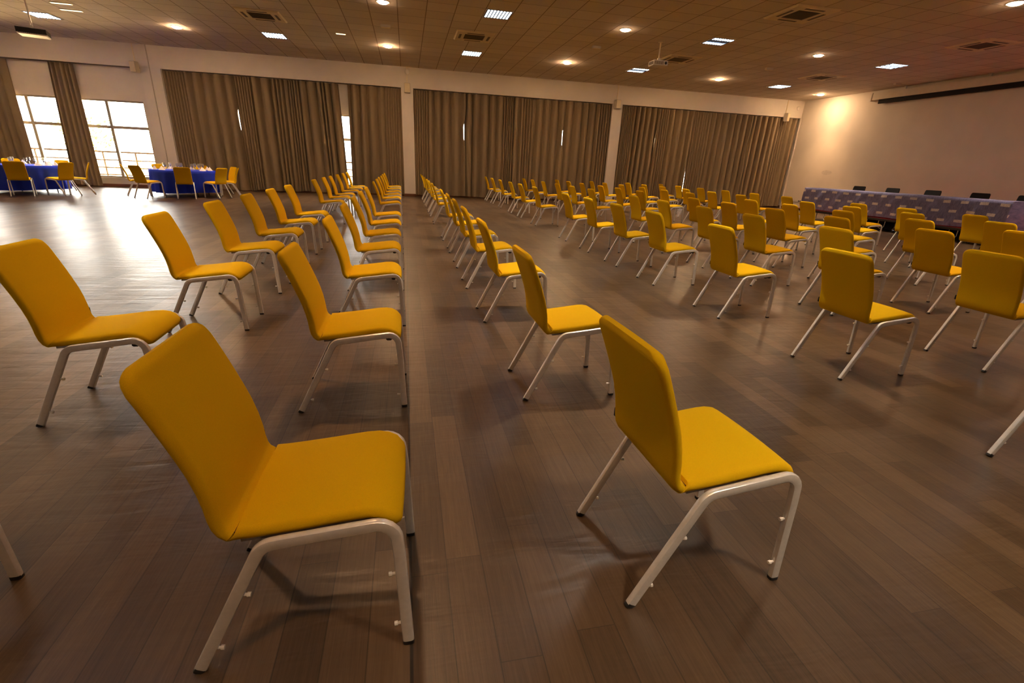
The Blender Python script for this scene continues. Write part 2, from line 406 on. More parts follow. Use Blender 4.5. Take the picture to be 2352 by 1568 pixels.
def make_chair(full, label):
    t = thing('conference_chair', label, 'chair')
    bpts = dens(S, 'start') + [(.1275, .4185)]
    pad('backrest', bpts, .203, .0165, .055, M['yellow'], t, True, (len(bpts) - 1, (.70, .72)))
    spts = [(.1305, .4175)] + dens(SE, 'end')
    # the seat starts at the mitre with the back's own slanted edge
    pad('seat', spts, .203, .0165, .050, M['yellow'], t, False, (0, (.70 * 1.0, .72)))
    bm = bmesh.new(); bm_tube(bm, [(.1408, y_, .4297) for y_ in (-.192, -.1, 0, .1, .192)], .0022, 6); link('seam', bm, M['seam'], t)
    bm = bmesh.new()
    pan = [(.150, .398), (.20, .402), (.30, .412), (.42, .428), (.47, .430), (.505, .420)]
    rings = []
    for x, z in pan: rings.append([Vector((x, yy, z + dz)) for yy, dz in ((-.19, 0), (.19, 0), (.19, .012), (-.19, .012))])
    bm_ring_loft(bm, rings); link('seat_pan', bm, M['pan'], t, smooth=False)
    for s in (-1, 1):
        y = s * .2165
        bm = bmesh.new(); flat_tube(bm, railpts, y); link('side_rail', bm, M['alu'], t)
        for a, b in ((railpts[0], FR), (railpts[-1], FF)):
            bm = bmesh.new(); flat_tube(bm, [a, lerp2(a, b, .5), b], y); lg = link('leg', bm, M['alu'], t)
            dx = b[0] - a[0]; sl = dx / (b[1] - a[1])
            bm = bmesh.new(); flat_tube(bm, [(b[0] - sl * .010, 0.0), (b[0] + sl * .004, .013)], y); 
            for v in bm.verts: v.co.z = max(0.0, v.co.z); v.co.y = y + (v.co.y - y) * 1.06
            link('foot_cap', bm, M['black'], lg)
            if full:
                for f in (.20, .78):
                    p = lerp2(a, b, f); inward = 1 if b is FR else -1
                    bm = bmesh.new(); px = p[0] + inward * LEGD * .9
                    bm_tube(bm, [(px - inward * .003, y, p[1]), (px + inward * .010, y, p[1] - .002), (px + inward * .016, y, p[1] - .003)], .0042, 8)
                    bm_tube(bm, [(px + inward * .010, y, p[1] - .002), (px + inward * .019, y, p[1] - .003)], .0065, 8)
                    link('stacking_stud', bm, M['stud'], lg)
    if full:
        boxes('cross_bar', [(.470, .500, -.205, .205, .398, .424)], M['black'], t, .004)
        boxes('brand_tag', [(.088, .108, .199, .211, .455, .490)], M['blackfab'], t, .002)
    return t
CH = {
    1: {0: (-1.830, 1.247), 1: (-1.830, 2.702), 2: (-1.833, 4.104), 3: (-1.839, 5.253), 4: (-1.846, 6.335), 5: (-1.852, 7.430), 6: (-1.859, 8.545), 7: (-1.874, 10.950), 8: (-1.881, 12.250), 9: (-1.887, 13.358), 10: (-1.896, 14.755), 11: (-1.904, 16.128), 12: (-1.911, 17.321)},
    2: {0: (-0.586, 1.249), 1: (-0.609, 2.687), 2: (-0.621, 4.113), 3: (-0.637, 5.320), 4: (-0.646, 6.400), 5: (-0.655, 7.500), 6: (-0.668, 8.720), 7: (-0.690, 11.050), 8: (-0.706, 12.550), 9: (-0.718, 13.800), 10: (-0.725, 15.100), 11: (-0.745, 16.658), 12: (-0.761, 18.245)},
    3: {0: (0.653, 1.238), 1: (0.651, 2.676), 2: (0.631, 4.161), 3: (0.615, 5.372), 4: (0.615, 6.488), 5: (0.615, 7.616), 6: (0.598, 8.824), 7: (0.564, 11.260), 8: (0.556, 12.725), 9: (0.546, 13.860), 10: (0.537, 15.470), 11: (0.528, 16.870), 12: (0.515, 18.348)},
    4: {0: (2.946, 1.328), 1: (2.936, 2.696), 2: (2.937, 4.107), 3: (2.938, 5.450), 4: (2.940, 6.577), 5: (2.941, 7.735), 6: (2.942, 8.959), 7: (2.944, 11.298), 8: (2.946, 12.876), 9: (2.947, 14.179), 10: (2.949, 15.828), 11: (2.950, 17.395), 12: (2.952, 18.831)},
    5: {1: (4.251, 2.692), 2: (4.265, 4.116), 3: (4.278, 5.384), 4: (4.289, 6.487), 5: (4.301, 7.727), 6: (4.313, 8.899), 7: (4.337, 11.289), 8: (4.351, 12.742), 9: (4.366, 14.160), 10: (4.382, 15.794), 11: (4.397, 17.290), 12: (4.411, 18.709)},
    6: {2: (5.518, 4.104), 3: (5.535, 5.376), 4: (5.550, 6.541), 5: (5.565, 7.720), 6: (5.580, 8.847), 7: (5.611, 11.277), 8: (5.629, 12.634), 9: (5.646, 13.943), 10: (5.668, 15.642), 11: (5.687, 17.124), 12: (5.707, 18.596)},
    7: {2: (6.814, 4.118), 3: (6.839, 5.327), 4: (6.864, 6.589), 5: (6.887, 7.769), 6: (6.910, 8.885), 7: (6.956, 11.224), 8: (6.984, 12.580), 9: (7.012, 13.995), 10: (7.043, 15.565), 11: (7.074, 17.097), 12: (7.102, 18.514)},
    8: {3: (8.159, 5.244), 4: (8.195, 6.537), 5: (8.229, 7.737), 6: (8.261, 8.862), 7: (8.323, 11.106), 8: (8.360, 12.425), 9: (8.399, 13.823), 10: (8.443, 15.370), 11: (8.483, 16.799), 12: (8.524, 18.262)},
    9: {4: (9.500, 6.507), 5: (9.550, 7.758), 6: (9.595, 8.876), 7: (9.684, 11.102), 8: (9.737, 12.426), 9: (9.794, 13.850), 10: (9.853, 15.320), 11: (9.915, 16.883), 12: (9.972, 18.291)},
}
ROT = {(2, 0): -1.2, (2, 1): .45, (2, 2): 1.0, (3, 0): 2.0, (3, 1): .7, (3, 2): 1.2, (4, 1): 1.7, (4, 2): -.2, (5, 1): 1.4, (1, 1): 1.3, (9, 12): -6.0, (8, 12): 3.0, (9, 10): 2.5}
ORD = ['nearest', 'second', 'third', 'fourth', 'fifth', 'sixth', 'seventh']
ROWN = {9: 'the front row by the stage', 8: 'the second row from the stage', 7: 'the third row from the stage', 6: 'the fourth row from the stage',
        5: 'the fifth row from the stage', 4: 'the sixth row from the stage', 3: 'the row right of the aisle', 2: 'the row left of the aisle', 1: 'the rearmost row'}
full0 = part0 = None
for r in CH:
    cs = sorted(CH[r]); near = [c for c in cs if c <= 6]
    for c in cs:
        x, y = CH[r][c]
        if c <= 6:
            k = near.index(c); lab = 'yellow chair, %s from the camera in %s' % (ORD[k], ROWN[r])
            if k == 0: lab = 'yellow chair nearest the camera in %s' % ROWN[r]
        else:
            k = c - 7; lab = 'yellow chair, %s beyond the cross gap in %s' % (['first', 'second', 'third', 'fourth', 'fifth', 'last'][k], ROWN[r])
        rz = math.radians(ROT.get((r, c), random.uniform(-1.3, 1.3)))
        full = c <= 3
        if full:
            if full0 is None: full0 = make_chair(True, lab); o = full0; o.location = (x, y, 0); o.rotation_euler = (0, 0, rz); tag(o, lab, None, 'yellow chairs set out in rows')
            else: dup(full0, lab, (x, y, 0), rz, 'yellow chairs set out in rows')
        else:
            if part0 is None: part0 = make_chair(False, lab); o = part0; o.location = (x, y, 0); o.rotation_euler = (0, 0, rz); tag(o, lab, None, 'yellow chairs set out in rows')
            else: dup(part0, lab, (x, y, 0), rz, 'yellow chairs set out in rows')

# ------------------------------------------------------------------ round banquet tables on the left
def cloth(bm, R, ztop, zbot, seed, folds=17, drop=0.025):
    rnd = random.Random(seed); n = 150; ph = [rnd.uniform(0, 6.28) for _ in range(3)]
    def rad(a, k):
        w = math.sin(folds * a + .7 * math.sin(2 * a + ph[0])) * .6 + math.sin((folds * .53) * a * 1.0 + ph[1]) * .0 + .4 * math.sin(round(folds * 1.6) * a + ph[2])
        return R + k * (.006 + .036 * w) + k * drop
    rings = [[Vector((0.02 * math.cos(2 * PI * i / n), 0.02 * math.sin(2 * PI * i / n), ztop)) for i in range(n)]]
    for f in (.35, .7, .93, .985): rings.append([Vector((R * f * math.cos(2 * PI * i / n), R * f * math.sin(2 * PI * i / n), ztop)) for i in range(n)])
    for j in range(9):
        k = j / 8.0; z = ztop - .008 - (ztop - .008 - zbot) * k
        rg = []
        for i in range(n):
            a = 2 * PI * i / n; q = rad(a, k ** .8); zz = z + (0.012 * math.sin(3 * a + ph[0]) * k)
            rg.append(Vector((q * math.cos(a), q * math.sin(a), zz)))
        rings.append(rg)
    vs = [[bm.verts.new(p) for p in r_] for r_ in rings]
    for i in range(len(vs) - 1):
        for k in range(n): bm.faces.new((vs[i][k], vs[i][(k + 1) % n], vs[i + 1][(k + 1) % n], vs[i + 1][k]))
    bm.faces.new(vs[0])
def napkin():
    bm = bmesh.new(); h = .115; w = .085
    top = bm.verts.new((0, 0, h)); B = [bm.verts.new(p) for p in ((-w, -.05, 0), (0, -.075, 0), (w, -.05, 0), (w * .8, .05, 0), (0, .03, 0), (-w * .8, .05, 0))]
    for k in range(6): bm.faces.new((top, B[k], B[(k + 1) % 6]))
    bm.faces.new(B)
    return link('folded_napkin', bm, M['napkin'], smooth=False)
def goblet():
    bm = bmesh.new()
    bm_lathe(bm, [(.034, 0), (.034, .003), (.006, .008), (.005, .075), (.012, .085), (.031, .105), (.037, .14), (.033, .19), (.031, .19), (.034, .14), (.028, .108), (.003, .09)], 20)
    return link('stemmed_glass', bm, M['crystal'])
nap0 = gob0 = None
def round_table(cx, cy, name_adj, seed, naps, gobs, grp):
    global nap0, gob0
    t = thing('banquet_table', 'round folding banquet table hidden under the %s blue cloth' % name_adj, 'table', (cx, cy, 0))
    bm = bmesh.new(); bm_lathe(bm, [(.845, .715), (.86, .72), (.86, .738), (.845, .745)], 48); link('tabletop', bm, M['wood'], t)
    for k in range(4):
        a = PI / 4 + k * PI / 2; bm = bmesh.new(); p = (.62 * math.cos(a), .62 * math.sin(a))
        bm_tube(bm, [(p[0], p[1], 0), (p[0], p[1], .715)], .014, 8); link('leg', bm, M['black'], t)
    bm = bmesh.new(); cloth(bm, .868, .752, .13, seed)
    c = link('tablecloth', bm, M['blue'], None, True, 60); c.location = (cx, cy, 0)
    tag(c, 'royal blue cloth draped over the %s round table' % name_adj, 'tablecloth')
    for i, (dx, dy, rz) in enumerate(naps):
        if nap0 is None: nap0 = napkin(); o = nap0
        else: o = nap0.copy(); C.objects.link(o)
        o.location = (cx + dx, cy + dy, .752); o.rotation_euler = (0, 0, rz)
        tag(o, 'white napkin folded to a peak on the %s blue table' % name_adj, 'napkin', 'napkins on the ' + grp)
    for i, (dx, dy) in enumerate(gobs):
        if gob0 is None: gob0 = goblet(); o = gob0
        else: o = gob0.copy(); C.objects.link(o)
        o.location = (cx + dx, cy + dy, .752)
        tag(o, 'clear stemmed glass standing on the %s blue table' % name_adj, 'glass', 'glasses on the ' + grp)
C2 = (-6.65, 17.03); C1 = (-10.40, 16.40)
RG = lambda n, a0, r: [(r * math.cos(a0 + 2 * PI * k / n), r * math.sin(a0 + 2 * PI * k / n)) for k in range(n)]
naps2 = [(math.cos(a) * .70, math.sin(a) * .70, a + PI / 2) for a in [math.radians(d) for d in (-160, -116, -69, -25, 12, 45, 92, 138)]]
gobs2 = [(math.cos(math.radians(d)) * r, math.sin(math.radians(d)) * r) for d, r in ((-170, .48), (-130, .5), (-84, .5), (-78, .42), (-40, .5), (-15, .5), (-2, .45), (20, .52), (30, .45), (70, .5), (115, .5), (150, .5))]
round_table(*C2, 'right-hand', 5, naps2, gobs2, 'right-hand blue table')
naps1 = [(math.cos(a) * .70, math.sin(a) * .70, a + PI / 2) for a in [math.radians(d) for d in (-112, -67, -30, -8, 28, 65, 118, 170)]]
gobs1 = [(math.cos(math.radians(d)) * r, math.sin(math.radians(d)) * r) for d, r in ((-120, .5), (-80, .5), (-45, .5), (-20, .48), (10, .5), (45, .5), (100, .5), (140, .5))]
round_table(*C1, 'left-hand', 9, naps1, gobs1, 'left-hand blue table')
def table_chair(center, deg, dist, lab, twist=0.0):
    a = math.radians(deg); p = (center[0] + dist * math.cos(a), center[1] + dist * math.sin(a), 0)
    dup(part0, lab, p, a + PI + math.radians(twist), 'yellow chairs around the blue tables')
T2 = [(-70, 1.46, 'with its back to the camera at the right-hand blue table', 0), (-114.7, 1.55, 'nearest of the two at the left edge of the right-hand blue table', 0), (-158, 1.48, 'half hidden behind another at the left edge of the right-hand blue table', 4),
      (-28, 1.46, 'nearest the camera on the right edge of the right-hand blue table', 0), (9, 1.47, 'seen edge-on at the far right of the right-hand blue table', 6), (42, 1.47, 'tucked behind the right-edge chair of the right-hand blue table', 0),
      (92, 1.47, 'on the far side of the right-hand blue table before the curtain', 0), (137, 1.47, 'on the far side of the right-hand blue table before the window', 0)]
for d, r_, s, tw in T2: table_chair(C2, d, r_, 'yellow chair ' + s, tw)
T1 = [(-112, 1.50, 'cut off by the left picture edge at the left-hand blue table', 0), (-63, 1.48, 'with its back to the camera at the left-hand blue table', 0), (-21, 1.46, 'seen from behind at the right of the left-hand blue table', 0),
      (10, 1.50, 'seen edge-on before the middle curtain at the left-hand blue table', 18), (85, 1.47, 'peeking out behind the right chair of the left-hand blue table', 0), (130, 1.47, 'on the far side of the left-hand blue table by the window', 0)]
for d, r_, s, tw in T1: table_chair(C1, d, r_, 'yellow chair ' + s, tw)

# ------------------------------------------------------------------ curtains
def curtain(xt0, xt1, xb0, xb1, segs, label, seed, gapL=None, gapR=None, zb=0.05, zt=3.77):
    """segs: list of (fraction end, fold pitch, amplitude) along the panel"""
    rnd = random.Random(seed); us = []; u = 0.0; W = xt1 - xt0; ph = 0.0; prof = []
    xt1 += .05; xb1 += .05; xt0 -= .02; xb0 -= .02; W = xt1 - xt0
    du = 0.008; s = 0; amp = segs[0][2]; pit = segs[0][1]
    nst = int(W / du); wob = [rnd.uniform(.85, 1.15) for _ in range(400)]
    for i in range(nst + 1):
        f = i / nst
        while f > segs[s][0] and s < len(segs) - 1: s += 1
        pit += (segs[s][1] - pit) * .25; amp += (segs[s][2] - amp) * .25
        prof.append((f, 1 - 2 * ((1 + math.sin(ph)) / 2) ** 1.9, amp * 1.12 * wob[int(ph / (2 * PI)) % 400], ph, pit * .05 * math.sin(ph * .31 + seed))); ph += 2 * PI * (W / nst) / (pit * wob[(int(ph / (2 * PI)) + 57) % 400])
    Z = [zt, zt - .03, zt - .10, zt - .35, 3.0, 2.6, 2.2, 1.8, 1.4, 1.0, .6, .3, zb + .03, zb]
    bm = bmesh.new(); grid = []
    for z in Z:
        k = (zt - z) / (zt - zb); row = []
        for f, sn, am, ph_, sx in prof:
            x = (xt0 + f * W) * (1 - k) + (xb0 + f * (xb1 - xb0)) * k
            x += sx
            bulge = math.exp(-((z - 2.45) / .42) ** 2)
            if gapL and f < .06: x += gapL * bulge * (1 - f / .06)
            if gapR and f > .94: x -= gapR * bulge * (f - .94) / .06
            a2 = am * (1 - .25 * k) + .008 * math.sin(ph_ * .37 + 2 * k)
            y = YB + .115 - a2 * sn - .02 * k * math.sin(ph_ * .21 + seed)
            row.append(bm.verts.new((x + .010 * k * math.sin(ph_ * .5 + z), min(y, YW - .03), z + (.02 * math.sin(ph_ * .11 + seed) if z < .2 else 0))))
        grid.append(row)
    for a, b in zip(grid, grid[1:]):
        for i in range(len(a) - 1): bm.faces.new((a[i], a[i + 1], b[i + 1], b[i]))
    o = link('curtain', bm, M['curtain'], None, True, 180)
    return tag(o, label, 'curtain', 'full-length taupe curtains on the window wall')
G, Wd = (.085, .045), (.32, .088)          # gathered / wide folds: pitch, amplitude
curtain(-13.6, -12.29, -13.6, -12.29, [(1, .22, .05)], 'taupe curtain at the left picture edge beside the window', 1)
curtain(-11.06, -10.46, -11.22, -10.42, [(1, .12, .045)], 'narrow bunched taupe curtain hanging between the two bright window sections', 2)
curtain(-7.85, -5.68, -7.86, -5.66, [(.30, *G), (1, *Wd)], 'taupe curtain left of the thin light slit, next to the left column', 3, gapR=.12)
curtain(-5.68, -4.05, -5.64, -4.05, [(.30, *G), (.7, .30, .085), (1, .14, .06)], 'taupe curtain right of the thin light slit behind the blue table', 4)
curtain(-4.05, -2.36, -4.05, -2.22, [(.25, *G), (.6, .30, .085), (.75, .12, .06), (1, .28, .085)], 'taupe curtain just left of the narrow bright window gap', 5)
curtain(-1.95, -0.10, -2.02, -0.12, [(.58, *Wd), (.66, .2, .06), (1, .09, .03)], 'taupe curtain just right of the narrow bright window gap', 6)
curtain(.34, 2.22, .30, 2.22, [(.30, *G), (1, *Wd)], 'taupe curtain right beside the column with the round white alarm', 7, gapR=.095)
curtain(2.22, 4.07, 2.22, 4.07, [(.78, .30, .085), (1, *G)], 'second taupe curtain right of the column with the round white alarm', 8)
curtain(4.07, 6.22, 4.07, 6.20, [(.16, .3, .08), (.40, .11, .055), (1, *Wd)], 'third taupe curtain right of the column with the round white alarm', 9, gapR=.09)
curtain(6.22, 8.17, 6.20, 8.18, [(.70, .31, .085), (1, .11, .055)], 'taupe curtain immediately left of the column nearest the stage', 10)
curtain(8.62, 10.28, 8.56, 10.26, [(.33, .075, .04), (1, .25, .09)], 'taupe curtain immediately right of the column nearest the stage', 11, gapR=.11)
curtain(10.28, 11.92, 10.28, 11.90, [(.30, .10, .05), (1, .31, .085)], 'second taupe curtain right of the column nearest the stage', 12)
curtain(11.92, 14.62, 11.92, 14.62, [(.28, .11, .055), (1, .30, .088)], 'widest taupe curtain, second from the stage wall', 13, gapR=.08)
curtain(14.62, 16.98, 14.62, 16.98, [(.55, .27, .088), (.75, .12, .055), (1, .24, .08)], 'taupe curtain touching the stage wall corner', 14)
for i, (a, b) in enumerate(((-17.9, -8.46), (-7.85, -.11), (.34, 8.17), (8.61, 17.0))):
    bm = bmesh.new(); bm_tube(bm, [(a, YB + .115, 3.785), (b, YB + .115, 3.785)], .013, 10)
    tag(link('curtain_rail', bm, M['rail']), 'thin dark curtain rail under the wall header %s' % ('above the uncovered window', 'left of the alarm column', 'right of the alarm column', 'next to the stage wall')[i], 'curtain rail')

# ------------------------------------------------------------------ wall speakers, conduits, alarm, socket
SPK = [(-8.55, -.35, 'wall speaker left of the curtains, above the bare window'), (.12, 0.0, 'wall speaker on the column under the round white alarm'), (8.33, .15, 'wall speaker on the column nearest the stage'), (16.2, .45, 'wall speaker in the corner beside the stage wall')]
def speaker(x, rz, lab):
    t = thing('wall_speaker', 'small beige ' + lab, 'speaker', (x, YB - .13, 3.78), rz, 'beige wall speakers')
    boxes('cabinet', [(-.11, .11, -.07, .09, -.16, .16)], M['speaker'], t, .012)
    boxes('grille', [(-.095, .095, -.078, -.069, -.145, .145)], M['cream'], t, .004)
    boxes('bracket', [(-.02, .02, .08, .135, -.05, .05)], M['white'], t)
    return t
for x, rz, lab in SPK:
    speaker(x, rz, lab)
    boxes_ = boxes('cable_conduit', [(x - .012, x + .012, YB - .022, YB - .0005, 3.95, HC)], M['cream'])
    tag(boxes_, 'slim cable conduit running down to the ' + ' '.join(lab.split()[1:]).replace('speaker', 'speaker', 1), 'conduit')
tag(boxes('cable_conduit', [(-8.18, -8.155, YB - .024, YB - .0005, .10, HC)], M['speaker']), 'floor-to-ceiling grey conduit on the left column', 'conduit')
bm = bmesh.new(); bm_lathe(bm, [(.085, 0), (.085, .03), (.07, .045), (.03, .05)], 28)
al = link('alarm_sounder', bm, M['white']); al.location = (.13, YB - .0005, 4.31); al.rotation_euler = (PI / 2, 0, 0); tag(al, 'round white alarm sounder high on the middle column', 'alarm')
bm = bmesh.new(); bm_lathe(bm, [(.085, 0), (.085, .03), (.07, .045), (.03, .05)], 28)
al = link('alarm_sounder', bm, M['white']); al.location = (16.78, YB - .0005, 4.18); al.rotation_euler = (PI / 2, 0, 0); tag(al, 'round white alarm sounder beside the stage wall corner', 'alarm')
so = thing('socket_plate', 'white double wall socket low on the stage wall', 'socket', (XR, 18.95, .38))
boxes('plate', [(-.012, .001, -.28, .28, -.04, .04)], M['white'], so)
for k in (-.24, -.15): boxes('outlet', [(-.016, -.011, k - .03, k + .03, -.025, .025)], M['black'], so)

# ------------------------------------------------------------------ ceiling fittings
SPOT = bpy.data.lights.new('beam', 'SPOT'); SPOT.energy = 105; SPOT.color = WARM; SPOT.spot_size = math.radians(84); SPOT.spot_blend = .8; SPOT.shadow_soft_size = .10
def downlight(x, y, lab, lamp='lamp'):
    t = thing('downlight', lab, 'light', (x, y, HC), 0, 'warm ceiling downlights')
    bm = bmesh.new(); bm_lathe(bm, [(.105, -.006), (.135, -.010), (.14, -.004), (.14, .0)], 28, cap=False); link('trim_ring', bm, M['white'], t)
    bm = bmesh.new(); bm_lathe(bm, [(.104, -.006), (.100, -.026), (.07, -.036), (.01, -.038)], 12); link('lens', bm, M[lamp], t, False)
    l = bpy.data.objects.new('beam', SPOT); C.objects.link(l); l.parent = t; l.location = (0, 0, -.05)
    return t
DL = [(-6.04, 16.74, 'warm round downlight above the right-hand blue table'), (-.42, 16.64, 'warm round downlight near the wall above the alarm column'), (-.38, 12.33, 'warm round downlight cut by the top picture edge'),
      (5.14, 16.58, 'warm round downlight left of the second projector, near the curtains'), (5.22, 12.36, 'large bright warm downlight right of the centre air conditioner'), (10.86, 16.94, 'warm round downlight below the twin-tube lamps, near the curtains'),
      (11.02, 12.71, 'warm round downlight right of centre, above the small white box'), (16.12, 18.0, 'warm round downlight lighting the stage wall corner')]
d0 = None
for x, y, lab in DL:
    if y < 15: d1 = downlight(x, y, lab, 'lamp_low')
    elif d0 is None: d0 = downlight(x, y, lab)
    else: dup(d0, lab, (x, y, HC))
d2 = None
def dim_copy(d):
    r = dup(d, 'warm round downlight of the ceiling grid beyond the picture frame', (-11.6, -4.7, HC))
    for o in C.objects:
        if o.parent == r and o.type == 'LIGHT': o.data = o.data.copy(); o.data.energy *= .55
    return r
for x in (-11.6, -6.0, -.4, 5.2, 10.9, 16.1):
    for y in (12.4, 8.1, 3.9, -.4):
        if (x, y) in ((-.4, 12.4), (5.2, 12.4), (10.9, 12.4), (16.1, 12.4)): continue
        if y < 0: d2 = d2 or dim_copy(d1)
        dup(d2 if y < 0 else d1, 'warm round downlight of the ceiling grid beyond the picture frame', (x, y, HC))
dup(d0, 'warm round downlight of the ceiling grid beyond the picture frame', (-11.6, 16.7, HC))
TSPOT = bpy.data.lights.new('beam', 'SPOT'); TSPOT.energy = 190; TSPOT.color = (1.0, .80, .56); TSPOT.spot_size = math.radians(80); TSPOT.spot_blend = .8; TSPOT.shadow_soft_size = .14
def troffer(x, y, lab, cells=True):
    t = thing('louvre_light', lab, 'light', (x, y, HC), 0, 'square louvre ceiling lights')
    w = .29
    boxes('housing', [(-w, w, -w, w, -.003, -.0005)], M['louvre'], t)
    fr = [(-.305, .305, -.305, -w + .004, -.012, 0), (-.305, .305, w - .004, .305, -.012, 0), (-.305, -w + .004, -.3, .3, -.012, 0), (w - .004, .305, -.3, .3, -.012, 0)]
    boxes('frame', fr, M['white'], t)
    for yy in ((-.22, -.075, .075, .22) if cells else (-.20, .20)):
        boxes('tube', [(-w + .01, w - .01, yy - (.032 if cells else .06), yy + (.032 if cells else .06), -.014, -.005)], M['tube'], t)
    lv = []
    for k in range(0, 9): xx = -w + .012 + (2 * w - .024) * k / 8; lv.append((xx - .013, xx + .013, -w, w, -.018, -.003))
    boxes('louvre', lv, M['dim'], t)
    l = bpy.data.objects.new('beam', TSPOT); C.objects.link(l); l.parent = t; l.location = (0, 0, -.04)
    return t
TR = [(-9.2, 16.84, 'blue-white square louvre light behind the left projector pole'), (-3.53, 16.64, 'blue-white square louvre light below the left air conditioner'), (2.11, 12.29, 'blue-white square louvre light above the centre air conditioner'),
      (2.06, 16.56, 'blue-white square louvre light below the centre air conditioner'), (7.78, 12.47, 'blue-white louvre light with two tubes, right of the second projector'), (7.65, 16.70, 'blue-white louvre light with two tubes, under the second projector'),
      (13.75, 12.97, 'blue-white louvre light nearest the projection screen'), (13.55, 17.2, 'blue-white louvre light near the curtains by the stage wall')]
t0 = t2 = None
for x, y, lab in TR:
    if 'two tubes' in lab:
        if t2 is None: t2 = troffer(x, y, lab, False)
        else: dup(t2, lab, (x, y, HC))
    elif t0 is None: t0 = troffer(x, y, lab)
    else: dup(t0, lab, (x, y, HC))
for x in (-9.2, -3.5, 2.1, 7.75, 13.7):
    for y in (8.1, 3.9, -.4): dup(t0, 'blue-white square louvre light of the ceiling grid beyond the picture frame', (x, y, HC))
def aircon(x, y, lab):
    t = thing('air_conditioner', lab, 'air conditioner', (x, y, HC), 0, 'ceiling cassette air conditioners')
    bm = bmesh.new()
    o, i, z0, z1 = .50, .265, -.030, -.002
    for a in range(4):
        ca, sa = math.cos(a * PI / 2), math.sin(a * PI / 2)
        pts = [(-o, -o, z1), (o, -o, z1), (.47, -.47, z0), (-.47, -.47, z0), (i, -i, z0), (-i, -i, z0), (i, -i, -.010), (-i, -i, -.010)]
        v = [bm.verts.new((px * ca - py * sa, px * sa + py * ca, pz)) for px, py, pz in pts]
        bm.faces.new((v[0], v[1], v[2], v[3])); bm.faces.new((v[3], v[2], v[4], v[5])); bm.faces.new((v[5], v[4], v[6], v[7]))
    bmesh.ops.remove_doubles(bm, verts=bm.verts, dist=1e-4); link('fascia', bm, M['cream'], t, False)
    g = [(-.26, .26, -.26, .26, -.014, -.006)] + [(-.26, .26, -.255 + k * .034, -.243 + k * .034, -.022, -.010) for k in range(16)]
    boxes('intake_grille', g, M['grille'], t)
    for a in range(4):
        s = boxes('air_slot', [(-.22, .22, -.405, -.345, -.034, -.028)], M['grille'], t); s.rotation_euler = (0, 0, a * PI / 2)
    return t
AC = [(-3.33, 14.48, 'cream cassette air conditioner above the left bay of curtains'), (1.86, 14.45, 'cream cassette air conditioner in the middle of the ceiling'), (7.95, 14.65, 'cream cassette air conditioner half hidden by the second projector'),
      (7.98, 9.95, 'large cream cassette air conditioner at the top edge, right of centre'), (13.42, 15.12, 'cream cassette air conditioner between two lamps near the stage wall'), (13.42, 10.38, 'cream cassette air conditioner nearest the projection screen')]
a0 = None
for x, y, lab in AC:
    if a0 is None: a0 = aircon(x, y, lab)
    else: dup(a0, lab, (x, y, HC))
BXS = [(-.40, 14.22, 'small white ceiling box between two warm downlights above the alarm column'), (5.19, 14.16, 'small white ceiling box between the two centre downlights'), (11.03, 14.62, 'small white ceiling box between the two right downlights'), (16.27, 14.92, 'small white ceiling box beside the projection screen')]
for x, y, lab in BXS:
    t = thing('emergency_light', lab, 'emergency light', (x, y, HC), 0, 'small white ceiling boxes')
    boxes('body', [(-.12, .12, -.05, .05, -.06, 0)], M['white'], t, .008)
    boxes('lens', [(-.105, .105, -.042, .042, -.070, -.055)], M['cream'], t, .006)
for x, y, w, lab in [(-7.92, 15.3, .22, 'slim pale light strip at the top left, farther from the projector pole'), (-8.06, 15.93, .24, 'slim pale light strip beside the left projector pole'), (-1.63, 15.62, .13, 'slim pale light strip left of the alarm column downlights')]:
    t = thing('light_strip', lab, 'light', (x, y, HC), 0, 'slim pale ceiling strips')
    boxes('body', [(-w, w, -.05, .05, -.014, 0)], M['cream'], t); boxes('diffuser', [(-w + .01, w - .01, -.04, .04, -.018, -.0135)], M['strip'], t)
def projector(x, y, zbot, rz, dark, lab, w=.40, d=.32, h=.115):
    t = thing('projector', lab, 'projector', (x, y, zbot), rz)
    mb = M['black'] if dark else M['white']
    boxes('body', [(-w / 2, w / 2, -d / 2, d / 2, 0, h)], M['white'], t, .01)
    g = [(-w / 2 - .004, -w / 2 + .002, -d * .42 + k * d * .07, -d * .42 + k * d * .07 + .012, .02, h - .02) for k in range(12)]
    g += [(-w * .42 + k * w * .07, -w * .42 + k * w * .07 + .014, -d / 2 - .004, -d / 2 + .002, .02, h - .02) for k in range(9)]
    boxes('vents', g, M['grille'] if not dark else M['black'], t)
    bm = bmesh.new(); bm_tube(bm, [(w * .34, -d / 2 - .012, h * .5), (w * .34, -d / 2 + .01, h * .5)], .033, 16); link('lens', bm, M['black'], t)
    if dark: boxes('side_cover', [(-w / 2 - .003, w / 2 + .003, -d / 2 - .003, d / 2 + .003, .022, h - .008)], M['black'], t, .004)
    bm = bmesh.new(); bm_tube(bm, [(0, 0, h + .05), (0, 0, HC - zbot)], .018, 12); bm_cyl(bm, 0, 0, HC - zbot - .015, HC - zbot, .06); link('pole', bm, M['cream'] if not dark else M['alu'], t)
    boxes('mount', [(-.09, .09, -.06, .06, h, h + .02), (-.03, .03, -.03, .03, h + .01, h + .07)], M['alu'], t)
projector(6.55, 13.1, 3.92, math.radians(-2), False, 'white projector hanging from a pole at ceiling right of centre')
projector(-8.42, 14.9, 3.66, math.radians(20), True, 'dark-sided projector hanging from a pole at the top left', .52, .46, .14)
sc = thing('projection_screen', 'long pale rolled-up projection screen case along the top of the stage wall', 'projection screen', (XR - .02, 11.2, HC))
boxes('case', [(-.15, .0, -5.0, 5.15, -.33, -.10)], M['case'], sc, .01)
boxes('end_cap', [(-.165, .0, 5.15, 5.24, -.36, -.09)], M['white'], sc, .01)
